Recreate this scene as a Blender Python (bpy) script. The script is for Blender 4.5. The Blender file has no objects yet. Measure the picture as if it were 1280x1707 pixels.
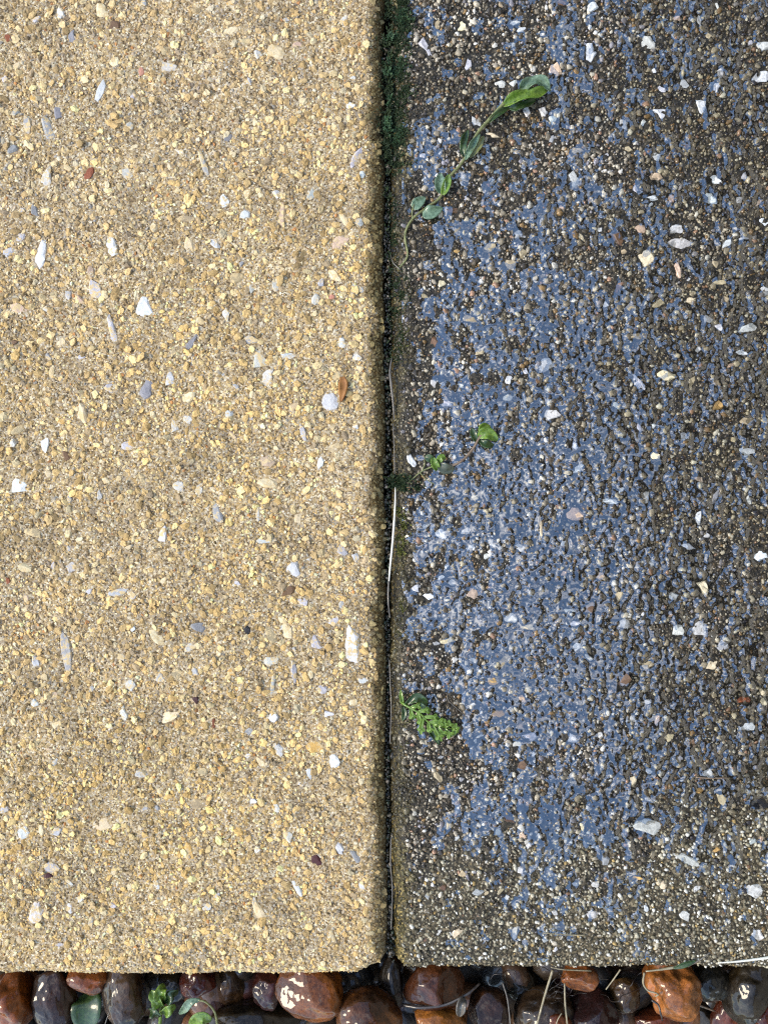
import bpy, math, random
import numpy as np
from mathutils import Vector, noise as mnoise

# ------------------------------------------------------------------ camera, sky, sun, exposure
S = 0.00025            # metres per photograph pixel on the slab surface
CAMH = 0.34            # camera height over the slabs
scene = bpy.context.scene
col = scene.collection
cam = bpy.data.cameras.new("camera")
cam.sensor_fit = 'HORIZONTAL'
cam.angle = 2 * math.atan(640 * S / CAMH)
cam.clip_start, cam.clip_end = 0.01, 500
camo = bpy.data.objects.new("camera", cam)
camo.location = (0, 0, CAMH)
col.objects.link(camo)
scene.camera = camo

SUN_EL, SUN_AZ = math.radians(36), math.radians(262)     # azimuth clockwise from +Y
world = bpy.data.worlds.new("World")
scene.world = world
world.use_nodes = True
wn, wl = world.node_tree.nodes, world.node_tree.links
bg = wn["Background"]
sky = wn.new("ShaderNodeTexSky")
sky.sky_type = 'NISHITA'
sky.sun_disc = False
sky.sun_elevation = SUN_EL
sky.sun_rotation = SUN_AZ
sky.ozone_density = 5.0
sky.air_density = 1.4
sky.dust_density = 0.4
# broken white cloud over the whole sky
wtc = wn.new("ShaderNodeTexCoord")
wno = wn.new("ShaderNodeTexNoise")
wno.inputs["Scale"].default_value = 2.4
wno.inputs["Detail"].default_value = 6
wno.inputs["Roughness"].default_value = .6
wra = wn.new("ShaderNodeValToRGB")
wra.color_ramp.elements[0].position, wra.color_ramp.elements[1].position = .50, .84
wmx = wn.new("ShaderNodeMix")
wmx.data_type = 'RGBA'
wmx.inputs[7].default_value = (16, 15.5, 15, 1)
wmp = wn.new("ShaderNodeMapping")
wmp.inputs["Location"].default_value = (3.1, 1.62, 0)
wl.new(wtc.outputs["Generated"], wmp.inputs[0])
wl.new(wmp.outputs[0], wno.inputs["Vector"])
wl.new(wno.outputs[0], wra.inputs[0])
wl.new(wra.outputs[0], wmx.inputs[0])
wl.new(sky.outputs[0], wmx.inputs[6])
wl.new(wmx.outputs[2], bg.inputs[0])
bg.inputs[1].default_value = 0.15

sun = bpy.data.lights.new("sun", 'SUN')
sun.energy = 1.4
sun.angle = math.radians(18)
sun.color = (1.0, 0.85, 0.63)
suno = bpy.data.objects.new("sun", sun)
sd = Vector((math.sin(SUN_AZ) * math.cos(SUN_EL), math.cos(SUN_AZ) * math.cos(SUN_EL), math.sin(SUN_EL)))
suno.rotation_euler = sd.to_track_quat('Z', 'Y').to_euler()
suno.location = (0, 0, 3)
col.objects.link(suno)

scene.view_settings.view_transform = 'Standard'
scene.view_settings.look = 'None'
scene.view_settings.gamma = 1
scene.view_settings.exposure = 1.32
scene.cycles.use_denoising = False
scene.cycles.filter_width = 1.2
scene.cycles.max_bounces = 6
scene.cycles.transparent_max_bounces = 12

# ------------------------------------------------------------------ helpers
RNG = np.random.default_rng(7)
random.seed(7)
MM = 0.001


def P(px, py, z=0.0):
    """Point at height z that lies behind a photograph position."""
    k = (CAMH - z) / CAMH
    return np.array([(px - 640) * S * k, (853.5 - py) * S * k, z])


def mesh_np(name, V, F, smooth=True, tint=None, mat=None):
    me = bpy.data.meshes.new(name)
    V = np.asarray(V, np.float32)
    F = np.asarray(F, np.int32)
    n, k = F.shape
    me.vertices.add(len(V))
    me.vertices.foreach_set("co", V.ravel())
    me.loops.add(n * k)
    me.loops.foreach_set("vertex_index", F.ravel())
    me.polygons.add(n)
    me.polygons.foreach_set("loop_start", np.arange(0, n * k, k, dtype=np.int32))
    me.polygons.foreach_set("loop_total", np.full(n, k, np.int32))
    me.polygons.foreach_set("use_smooth", np.full(n, smooth, bool))
    if tint is not None:
        a = me.attributes.new("tint", 'FLOAT_COLOR', 'POINT')
        t = np.ones((len(V), 4), np.float32)
        t[:, :3] = tint
        a.data.foreach_set("color", t.ravel())
    me.update(calc_edges=True)
    if mat:
        me.materials.append(mat)
    return me


def link(name, me, parent=None, label=None, cat=None, group=None, kind=None):
    o = bpy.data.objects.new(name, me)
    col.objects.link(o)
    if parent is not None:
        o.parent = parent
    for k, v in (("label", label), ("category", cat), ("group", group), ("kind", kind)):
        if v:
            o[k] = v
    return o


_T = np.random.default_rng(99).random((256, 256))


def vn(x, y, sc, seed=0):
    """Value noise, -1..1; sc = feature size in metres."""
    x = np.asarray(x) / sc + 37.3 * seed + 500
    y = np.asarray(y) / sc + 91.7 * seed + 500
    xi, yi = np.floor(x).astype(int), np.floor(y).astype(int)
    fx, fy = x - xi, y - yi
    fx, fy = fx * fx * (3 - 2 * fx), fy * fy * (3 - 2 * fy)
    a, b = _T[xi & 255, yi & 255], _T[(xi + 1) & 255, yi & 255]
    c, d = _T[xi & 255, (yi + 1) & 255], _T[(xi + 1) & 255, (yi + 1) & 255]
    return 2 * ((a * (1 - fx) + b * fx) * (1 - fy) + (c * (1 - fx) + d * fx) * fy) - 1


def sstep(a, b, x):
    t = np.clip((np.asarray(x) - a) / (b - a), 0, 1)
    return t * t * (3 - 2 * t)


def icos(sub):
    t = (1 + 5 ** .5) / 2
    v = [(-1, t, 0), (1, t, 0), (-1, -t, 0), (1, -t, 0), (0, -1, t), (0, 1, t), (0, -1, -t), (0, 1, -t),
         (t, 0, -1), (t, 0, 1), (-t, 0, -1), (-t, 0, 1)]
    v = [np.array(p) / np.linalg.norm(p) for p in v]
    f = [(0, 11, 5), (0, 5, 1), (0, 1, 7), (0, 7, 10), (0, 10, 11), (1, 5, 9), (5, 11, 4), (11, 10, 2), (10, 7, 6),
         (7, 1, 8), (3, 9, 4), (3, 4, 2), (3, 2, 6), (3, 6, 8), (3, 8, 9), (4, 9, 5), (2, 4, 11), (6, 2, 10),
         (8, 6, 7), (9, 8, 1)]
    for _ in range(sub):
        cache, nf = {}, []

        def mid(a, b):
            k = (min(a, b), max(a, b))
            if k not in cache:
                m = v[a] + v[b]
                v.append(m / np.linalg.norm(m))
                cache[k] = len(v) - 1
            return cache[k]
        for a, b, c in f:
            ab, bc, ca = mid(a, b), mid(b, c), mid(c, a)
            nf += [(a, ab, ca), (b, bc, ab), (c, ca, bc), (ab, bc, ca)]
        f = nf
    return np.array(v), np.array(f, np.int32)


ICO = {s: icos(s) for s in (0, 1, 2, 4)}


def blobs(name, C, R, tint, sub, jit, mat, rng, parent=None, kind=None, tilt=0.35, smooth=True):
    """One mesh of many small uneven grains: centres C, radii R (n,3), colours tint."""
    v, f = ICO[sub]
    n, m = len(C), len(v)
    B = np.repeat(v[None], n, 0) * (1 + jit * (rng.random((n, m, 1)) * 2 - 1))
    B = B * R[:, None, :]
    a = rng.random(n) * 6.2832
    ca, sa = np.cos(a)[:, None], np.sin(a)[:, None]
    x, y = B[..., 0] * ca - B[..., 1] * sa, B[..., 0] * sa + B[..., 1] * ca
    t1, t2 = (rng.random((n, 1)) * 2 - 1) * tilt, (rng.random((n, 1)) * 2 - 1) * tilt
    z = B[..., 2] + x * t1 + y * t2
    V = np.stack([x, y, z], -1) + C[:, None, :]
    F = (f[None] + (np.arange(n) * m)[:, None, None]).reshape(-1, 3)
    T = np.repeat(tint[:, None, :], m, 1)
    me = mesh_np(name, V.reshape(-1, 3), F, smooth, T.reshape(-1, 3), mat)
    return link(name, me, parent, kind=kind)


def smooth_path(pts, n=6):
    pts = [np.array(p, float) for p in pts]
    if len(pts) < 3:
        return [pts[0] + (pts[1] - pts[0]) * t for t in np.linspace(0, 1, 5)]
    q = [2 * pts[0] - pts[1]] + pts + [2 * pts[-1] - pts[-2]]
    out = []
    for i in range(1, len(q) - 2):
        for t in np.arange(n) / n:
            a, b, c, d = q[i - 1:i + 3]
            out.append(.5 * (2 * b + (c - a) * t + (2 * a - 5 * b + 4 * c - d) * t * t + (3 * b - a - 3 * c + d) * t ** 3))
    return out + [pts[-1]]


def tube_me(name, pts, r0, r1, mat, sides=6, n=6, flat=1.0, wob=0.0, rmid=None):
    p = smooth_path(pts, n)
    N = len(p)
    V, F = [], []
    for i, c in enumerate(p):
        t = p[min(i + 1, N - 1)] - p[max(i - 1, 0)]
        t = t / (np.linalg.norm(t) + 1e-12)
        a = np.cross(t, (0, 0, 1))
        if np.linalg.norm(a) < 1e-3:
            a = np.array((1., 0, 0))
        a /= np.linalg.norm(a)
        b = np.cross(a, t)
        u = i / (N - 1)
        r = r0 + (r1 - r0) * u
        if rmid:
            r = r0 * (1 - u) ** 2 + 2 * rmid * u * (1 - u) + r1 * u * u
        r *= 1 + wob * random.uniform(-1, 1)
        for k in range(sides):
            g = 6.2832 * k / sides
            V.append(c + a * math.cos(g) * r + b * math.sin(g) * r * flat)
    for i in range(N - 1):
        for k in range(sides):
            k2 = (k + 1) % sides
            F.append((i * sides + k, i * sides + k2, (i + 1) * sides + k2, (i + 1) * sides + k))
    me = bpy.data.meshes.new(name)
    F = [tuple(f) for f in F] + [tuple(range(sides))[::-1], tuple(range((N - 1) * sides, N * sides))]
    me.from_pydata([tuple(v) for v in V], [], F)
    me.polygons.foreach_set("use_smooth", [True] * len(me.polygons))
    me.materials.append(mat)
    return me


def leaf_me(name, spine, width, mat, profile=None, cup=0.25, roll=0.0, wave=0.0, thick=0.00022, nw=6, n=7, seed=0):
    """Blade along a spine; width in metres; cup lifts the margins, roll leans it to one side."""
    rs = random.Random(seed)
    p = smooth_path(spine, n)
    N = len(p)
    V, F = [], []
    ph = rs.uniform(0, 6)
    for i, c in enumerate(p):
        u = i / (N - 1)
        t = p[min(i + 1, N - 1)] - p[max(i - 1, 0)]
        t = t / (np.linalg.norm(t) + 1e-12)
        a = np.cross(t, (0, 0, 1)); a /= np.linalg.norm(a) + 1e-12
        up = np.cross(a, t)
        w = width * .5 * (profile(u) if profile else math.sin(math.pi * (0.04 + .94 * u)) ** .75)
        for k in range(-nw // 2, nw // 2 + 1):
            s = k / (nw / 2)
            ang = roll + s * cup * 2
            x = w * s * math.cos(ang * .6)
            zz = w * (abs(s) ** 1.6) * cup * 1.6 + w * s * math.sin(roll) + wave * w * math.sin(9 * u + ph + s * 2) * abs(s)
            V.append(tuple(c + a * x + up * zz))
    M = nw + 1 if nw % 2 == 0 else nw
    for i in range(N - 1):
        for k in range(M - 1):
            F.append((i * M + k, i * M + k + 1, (i + 1) * M + k + 1, (i + 1) * M + k))
    me = bpy.data.meshes.new(name)
    me.from_pydata(V, [], F)
    me.polygons.foreach_set("use_smooth", [True] * len(me.polygons))
    me.materials.append(mat)
    return me


def leaf(name, spine, width, mat, parent, thick=0.00022, **kw):
    o = link(name, leaf_me(name, spine, width, mat, **kw), parent)
    m = o.modifiers.new("thickness", 'SOLIDIFY')
    m.thickness = thick
    m.offset = 0
    return o


# ------------------------------------------------------------------ materials
def new_mat(name):
    m = bpy.data.materials.new(name)
    m.use_nodes = True
    nt = m.node_tree
    return m, nt, nt.nodes, nt.links, nt.nodes["Principled BSDF"]


def mm_coords(nt):
    g = nt.nodes.new("ShaderNodeNewGeometry")
    s = nt.nodes.new("ShaderNodeVectorMath"); s.operation = 'SCALE'
    s.inputs[3].default_value = 1000
    nt.links.new(g.outputs["Position"], s.inputs[0])
    return s.outputs[0]


def tex_noise(nt, vec, scale, detail=3, rough=.6, dist=0.0):
    n = nt.nodes.new("ShaderNodeTexNoise")
    n.inputs["Scale"].default_value = scale
    n.inputs["Detail"].default_value = detail
    n.inputs["Roughness"].default_value = rough
    n.inputs["Distortion"].default_value = dist
    nt.links.new(vec, n.inputs["Vector"])
    return n


def ramp(nt, fac, stops):
    r = nt.nodes.new("ShaderNodeValToRGB")
    e = r.color_ramp.elements
    while len(e) < len(stops):
        e.new(.5)
    for el, (p, c) in zip(e, stops):
        el.position = p
        el.color = (*c, 1) if len(c) == 3 else c
    nt.links.new(fac, r.inputs[0])
    return r


def mix(nt, mode, fac, a, b):
    m = nt.nodes.new("ShaderNodeMix")
    m.data_type = 'RGBA'
    m.blend_type = mode
    for sock, v in ((m.inputs[0], fac), (m.inputs[6], a), (m.inputs[7], b)):
        if hasattr(v, "is_output"):
            nt.links.new(v, sock)
        elif isinstance(v, tuple):
            sock.default_value = (*v, 1)
        else:
            sock.default_value = v
    return m.outputs[2]


def bump(nt, h, dist, strength, normal_in):
    b = nt.nodes.new("ShaderNodeBump")
    b.inputs["Strength"].default_value = strength
    b.inputs["Distance"].default_value = dist
    nt.links.new(h, b.inputs["Height"])
    nt.links.new(b.outputs[0], normal_in)


def mineral(name, source, mottle=0.35, rough=.85, coat=0.0, fine=1.6, crust=None, crust_lo=.5, spec=.3, bumpd=.00025):
    """Stone and cement: colour from the grain's own tint (attribute or object colour), fine mottling, optional cement crust."""
    m, nt, N, L, b = new_mat(name)
    vec = mm_coords(nt)
    if source == "tint":
        a = N.new("ShaderNodeAttribute"); a.attribute_name = "tint"
        c = a.outputs["Color"]
    else:
        a = N.new("ShaderNodeObjectInfo")
        c = a.outputs["Color"]
    n1 = tex_noise(nt, vec, fine, 4, .7)
    r1 = ramp(nt, n1.outputs[0], [(.28, (1 - mottle,) * 3), (.72, (1 + mottle * .6,) * 3)])
    c = mix(nt, 'MULTIPLY', 1.0, c, r1.outputs[0])
    if crust:
        n2 = tex_noise(nt, vec, .42, 5, .75, .4)
        r2 = ramp(nt, n2.outputs[0], [(crust_lo, (0, 0, 0)), (crust_lo + .06, (1, 1, 1))])
        c = mix(nt, 'MIX', r2.outputs[0], c, crust)
    L.new(c, b.inputs["Base Color"])
    b.inputs["Roughness"].default_value = rough
    b.inputs["Specular IOR Level"].default_value = spec
    if coat:
        b.inputs["Coat Weight"].default_value = coat
        b.inputs["Coat Roughness"].default_value = .06
        b.inputs["Coat IOR"].default_value = 1.4
    n3 = tex_noise(nt, vec, fine * 1.3, 4, .7)
    bump(nt, n3.outputs[0], bumpd, .8, b.inputs["Normal"])
    return m


def cement(name, wet):
    m, nt, N, L, b = new_mat(name)
    vec = mm_coords(nt)
    v = N.new("ShaderNodeTexVoronoi")
    v.inputs["Scale"].default_value = 1.1 if wet else 1.5
    L.new(vec, v.inputs["Vector"])
    sep = N.new("ShaderNodeSeparateColor")
    L.new(v.outputs["Color"], sep.inputs[0])
    if wet:
        stops = [(0, (.006, .005, .002)), (.35, (.014, .0105, .005)), (.7, (.03, .023, .011)), (1, (.09, .07, .042))]
    else:
        stops = [(0, (.14, .095, .055)), (.2, (.30, .21, .115)), (.55, (.58, .425, .225)), (.75, (.42, .345, .27)), (.9, (.74, .60, .38)), (1, (.8, .72, .58))]
    r = ramp(nt, sep.outputs[0], stops)
    big = tex_noise(nt, vec, .035, 4, .6)
    rb = ramp(nt, big.outputs[0], [(.35, (.72, .72, .70)), (.65, (1.1, 1.08, 1.0))])
    c = mix(nt, 'MULTIPLY', 1.0, r.outputs[0], rb.outputs[0])
    a = N.new("ShaderNodeAttribute"); a.attribute_name = "tint"      # algae grime on the worn edges
    c = mix(nt, 'MULTIPLY', 1.0, c, a.outputs["Color"])
    L.new(c, b.inputs["Base Color"])
    b.inputs["Roughness"].default_value = .45 if wet else .95
    b.inputs["Specular IOR Level"].default_value = .4 if wet else .2
    n3 = tex_noise(nt, vec, 1.4, 5, .75)
    bump(nt, n3.outputs[0], .0005, .9, b.inputs["Normal"])
    return m


def plain(name, c1, c2, scale, rough, coat=0.0, trans=0.0, bumpd=0.0002, spec=.4):
    m, nt, N, L, b = new_mat(name)
    vec = mm_coords(nt)
    n = tex_noise(nt, vec, scale, 4, .65)
    r = ramp(nt, n.outputs[0], [(.3, c1), (.7, c2)])
    L.new(r.outputs[0], b.inputs["Base Color"])
    b.inputs["Roughness"].default_value = rough
    b.inputs["Specular IOR Level"].default_value = spec
    b.inputs["Coat Weight"].default_value = coat
    b.inputs["Coat Roughness"].default_value = .08
    bump(nt, n.outputs[0], bumpd, .6, b.inputs["Normal"])
    if trans:
        t = N.new("ShaderNodeBsdfTranslucent")
        L.new(r.outputs[0], t.inputs[0])
        mx = N.new("ShaderNodeMixShader"); mx.inputs[0].default_value = trans
        L.new(b.outputs[0], mx.inputs[1]); L.new(t.outputs[0], mx.inputs[2])
        L.new(mx.outputs[0], N["Material Output"].inputs[0])
    return m


M_DRY_BODY, M_WET_BODY = cement("dry_cement", False), cement("wet_cement", True)
CRUST = (.66, .49, .25)
M_DRY_GRAIN = mineral("dry_sand_grain", "tint", .4, .95, 0, 1.5, spec=.2)
M_DRY_CHIP = mineral("dry_stone_chip", "object", .25, .8, 0, .9, crust=CRUST, crust_lo=.49, spec=.3)
M_DRY_CHIP_CLEAN = mineral("clean_stone_chip", "object", .2, .6, 0, .9, spec=.4)
M_WET_GRAIN = mineral("wet_sand_grain", "tint", .45, .55, .8, 1.2)
M_DAMP_GRAIN = mineral("damp_sand_grain", "tint", .45, .8, .12, 1.2)
M_WET_CHIP = mineral("wet_stone_chip", "object", .4, .5, .7, .8, crust=(.16, .13, .085), crust_lo=.60)
M_SOIL = plain("dark_soil", (.010, .007, .005), (.03, .022, .014), .25, .8, bumpd=.002)


def pebble_mat():
    m, nt, N, L, b = new_mat("wet_pebble")
    vec = mm_coords(nt)
    oi = N.new("ShaderNodeObjectInfo")
    add = N.new("ShaderNodeVectorMath"); add.operation = 'ADD'
    sc = N.new("ShaderNodeMath"); sc.operation = 'MULTIPLY'; sc.inputs[1].default_value = 500
    L.new(oi.outputs["Random"], sc.inputs[0])
    L.new(vec, add.inputs[0]); L.new(sc.outputs[0], add.inputs[1])
    n1 = tex_noise(nt, add.outputs[0], .12, 6, .65, .6)
    r1 = ramp(nt, n1.outputs[0], [(.25, (.2, .17, .15)), (.5, (.8, .75, .7)), (.75, (1.4, 1.25, 1.1))])
    c = mix(nt, 'MULTIPLY', 1.0, oi.outputs["Color"], r1.outputs[0])
    n2 = tex_noise(nt, add.outputs[0], .9, 3, .7)
    r2 = ramp(nt, n2.outputs[0], [(.3, (.6, .6, .6)), (.6, (1.1, 1.1, 1.1))])
    c = mix(nt, 'MULTIPLY', 1.0, c, r2.outputs[0])
    n5 = tex_noise(nt, add.outputs[0], .16, 4, .55, 1.2)
    r5 = ramp(nt, n5.outputs[0], [(.485, (1, 1, 1)), (.5, (.35, .3, .28)), (.515, (1, 1, 1))])
    c = mix(nt, 'MULTIPLY', .8, c, r5.outputs[0])
    n6 = tex_noise(nt, add.outputs[0], .05, 3, .6)
    r6 = ramp(nt, n6.outputs[0], [(.4, (.45, .42, .4)), (.62, (1.15, 1.15, 1.1))])
    c = mix(nt, 'MULTIPLY', 1.0, c, r6.outputs[0])
    L.new(c, b.inputs["Base Color"])
    b.inputs["Roughness"].default_value = .5
    b.inputs["Coat Weight"].default_value = .8
    b.inputs["Coat Roughness"].default_value = .025
    b.inputs["Coat IOR"].default_value = 1.4
    b.inputs["Specular IOR Level"].default_value = .2
    n3 = tex_noise(nt, add.outputs[0], .3, 5, .6)
    bump(nt, n3.outputs[0], .0012, .7, b.inputs["Normal"])
    bc = N.new("ShaderNodeBump")
    bc.inputs["Strength"].default_value = .4; bc.inputs["Distance"].default_value = .002
    n4 = tex_noise(nt, add.outputs[0], .14, 2, .5)
    L.new(n4.outputs[0], bc.inputs["Height"]); L.new(bc.outputs[0], b.inputs["Coat Normal"])
    return m


M_PEBBLE = pebble_mat()


def water_mat():
    m, nt, N, L, b = new_mat("rain_water")
    N.remove(b)
    ge = N.new("ShaderNodeNewGeometry")            # Schlick reflectance, the same from both sides of the film
    dt = N.new("ShaderNodeVectorMath"); dt.operation = 'DOT_PRODUCT'
    L.new(ge.outputs["Normal"], dt.inputs[0]); L.new(ge.outputs["Incoming"], dt.inputs[1])

    def math_(op, a, b_=None):
        n = N.new("ShaderNodeMath"); n.operation = op
        for i, v in enumerate((a, b_)):
            if v is None:
                continue
            if hasattr(v, "is_output"):
                L.new(v, n.inputs[i])
            else:
                n.inputs[i].default_value = v
        return n.outputs[0]
    c_ = math_('SUBTRACT', 1.0, math_('ABSOLUTE', dt.outputs["Value"]))
    F0 = .28
    fac = math_('ADD', math_('MULTIPLY', math_('POWER', c_, 5.0), 1 - F0), F0)
    tr = N.new("ShaderNodeBsdfTransparent"); tr.inputs[0].default_value = (.9, .92, .93, 1)
    gl = N.new("ShaderNodeBsdfGlossy"); gl.inputs["Roughness"].default_value = .03
    mx = N.new("ShaderNodeMixShader")
    L.new(fac, mx.inputs[0]); L.new(tr.outputs[0], mx.inputs[1]); L.new(gl.outputs[0], mx.inputs[2])
    L.new(mx.outputs[0], N["Material Output"].inputs[0])
    return m


M_WATER = water_mat()
M_MOSS = plain("moss", (.008, .017, .006), (.045, .07, .02), .5, .7, trans=.2)
M_MOSS_GREEN = plain("green_moss", (.02, .05, .02), (.08, .15, .06), .5, .6, trans=.2)
M_MOSS_YELLOW = plain("yellow_moss", (.06, .075, .012), (.16, .15, .03), .5, .7, trans=.2)
M_LEAF = plain("leaf_green", (.07, .14, .012), (.27, .42, .06), .8, .4, .5, .25)
M_LEAF_DARK = plain("leaf_dark_green", (.015, .035, .01), (.06, .11, .025), .8, .4, .5, .2)
M_LEAF_PALE = plain("leaf_pale_green", (.05, .10, .045), (.25, .36, .22), .9, .4, .6, .2)
M_LEAF_CLEAR = plain("leaf_water_soaked", (.10, .12, .07), (.22, .24, .17), .4, .35, .8, .5)
M_STEM = plain("green_stem", (.10, .11, .035), (.24, .24, .09), .5, .5, .3)
M_STEM_BROWN = plain("brown_stem", (.12, .075, .045), (.26, .18, .11), .5, .5, .3)
M_STRAW = plain("pale_straw", (.16, .13, .07), (.38, .32, .20), .4, .5, .3)
M_STRAW_WHITE = plain("bleached_straw", (.62, .58, .47), (.82, .78, .66), .4, .4, .4)
M_STRAW_GREY = plain("grey_straw", (.07, .06, .05), (.18, .155, .12), .4, .5, .4)
M_ROOT = plain("dark_root", (.012, .009, .008), (.05, .035, .025), .5, .5, .5)
M_BARK = plain("orange_bark", (.20, .075, .015), (.42, .19, .05), .4, .6)

# ------------------------------------------------------------------ slabs: shape functions
Y_BACK, X_OUT, THICK = .258, .45, .045
R_SIDE, R_FRONT = .0078, .0062


def seam_left(y):          # right edge of the pale slab
    t = (.2134 - y) / .4268
    return (640 + 6 * t - 640) * S + vn(y, 0 * y, .012, 3) * .0006 + vn(y, 0 * y, .003, 4) * .00035


def seam_right(y):         # left edge of the dark slab
    t = (.2134 - y) / .4268
    return (651 + 8 * sstep(.75, 1., t) - 1.5 * sstep(.4, .6, t) - 640) * S + vn(y, 0 * y, .014, 5) * .0006 + vn(y, 0 * y, .003, 6) * .00035


def front_left(x):
    return (853.5 - 1630) * S + vn(x, 0 * x, .02, 7) * .0006 + vn(x, 0 * x, .004, 8) * .0005 \
        + .0032 * sstep(-.014, -.004, x) + .003 * sstep(-.003, .001, x)


def front_right(x):
    return (853.5 - 1621) * S + vn(x, 0 * x, .02, 9) * .0006 + vn(x, 0 * x, .004, 10) * .0005 \
        + .004 * (1 - sstep(.004, .0115, x)) ** 2


def rnd(d, r):
    e = np.clip(r - d, 0, r)
    return r - np.sqrt(np.maximum(r * r - e * e, 0))


def top_z(dx, dy):
    return -np.minimum(rnd(dx, R_SIDE) + rnd(dy, R_FRONT) * .9, .013)


def relief(x, y, k):
    return .00016 + .00034 * vn(x, y, .0026, k) + .00030 * vn(x, y, .0013, k + 1) + .00025 * vn(x, y, .009, k + 2)


SLABS = {"L": (-1, seam_left, front_left), "R": (1, seam_right, front_right)}


def d_of(side, x, y):
    s, seam, front = SLABS[side]
    return s * (x - seam(y)), y - front(x)


def surf_z(side, x, y):
    dx, dy = d_of(side, x, y)
    return top_z(dx, dy)


def grime(side, x, y):
    """Dark algae that has grown along the joint: 0 clean, 1 fully covered."""
    dx, dy = d_of(side, x, y)
    n = vn(x, y, .004, 20) * .0016 + vn(x, y, .015, 21) * .0018 + vn(x, y, .0015, 22) * .001
    if side == "L":
        top = sstep(-.02, .12, y)
        g = 1 - sstep(.0026 + .0012 * top, .0078 + .001 * top, dx + n)
        fade = 1 - .35 * (1 - sstep(-.19, -.12, y))
        return g * fade
    g = 1 - sstep(.003, .0105, dx + n * 1.6)
    return g


def drier(X, Y):
    """Bottom margin of the slab that has begun to dry out."""
    py = 853.5 - Y / S
    px = 640 + X / S
    return np.clip(sstep(1330, 1520, py + 90 * vn(X, Y, .012, 70) + 60 * sstep(1000, 1280, px)), 0, 1) * .85


def slab_body(side, mat, k):
    s, seam, front = SLABS[side]
    st = .0008 if side == "L" else .00085
    near = np.concatenate([[0, .0001, .0004, .0009], np.arange(.0017, .178, st), np.arange(.18, X_OUT + .001, .006)])
    rows = np.concatenate([[0, .0001, .0004, .0009], np.arange(.0017, .41, st), np.arange(.412, .452, .004)])
    DX, DY = np.meshgrid(near, rows)
    y0 = (853.5 - 1625) * S + DY
    x = seam(y0) + s * DX
    y = front(x) + DY
    x = seam(y) + s * DX
    z = top_z(DX, DY) + relief(x, y, k) * sstep(0, .003, np.minimum(DX, DY))
    x = x + vn(y, z * 3, .0018, 31) * .0002
    g = grime(side, x, y)
    ny, nx = x.shape
    V = np.stack([x, y, z], -1).reshape(-1, 3)
    idx = np.arange(nx * ny).reshape(ny, nx)
    F = np.stack([idx[:-1, :-1], idx[:-1, 1:], idx[1:, 1:], idx[1:, :-1]], -1).reshape(-1, 4)
    if s < 0:
        F = F[:, ::-1]
    # side faces down to the underside
    loop = np.concatenate([idx[0, :], idx[1:, -1], idx[-1, -2::-1], idx[-2:0:-1, 0]])
    base = len(V)
    LV = V[loop].copy(); LV[:, 2] = -THICK
    V = np.vstack([V, LV])
    j = np.arange(len(loop)); j2 = (j + 1) % len(loop)
    Q = np.stack([loop[j2], loop[j], base + j, base + j2], -1)
    if s < 0:
        Q = Q[:, ::-1]
    F = np.vstack([F, Q])
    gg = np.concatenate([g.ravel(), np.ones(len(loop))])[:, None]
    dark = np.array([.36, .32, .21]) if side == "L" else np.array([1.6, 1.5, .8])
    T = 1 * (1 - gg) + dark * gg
    if side == 'R':
        T = T * (1 + 2.6 * np.concatenate([drier(x, y).ravel(), np.zeros(len(loop))]))[:, None]
    return mesh_np("concrete_body", V, F, True, T, mat)


def pick(rng, n, table):
    w = np.array([t[0] for t in table]); w = w / w.sum()
    i = rng.choice(len(table), n, p=w)
    c = np.array([t[1] for t in table])[i]
    return c * (1 + .22 * (rng.random((n, 1)) * 2 - 1))


def jgrid(rng, x0, x1, y0, y1, pitch, keep=1.0):
    xs = np.arange(x0, x1, pitch); ys = np.arange(y0, y1, pitch * .88)
    X, Y = np.meshgrid(xs, ys)
    X = X + (np.arange(len(ys)) % 2)[:, None] * pitch * .5
    X = X.ravel() + (rng.random(X.size) - .5) * pitch * .8
    Y = Y.ravel() + (rng.random(Y.size) - .5) * pitch * .8
    m = rng.random(X.size) < keep
    return X[m], Y[m]


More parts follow.
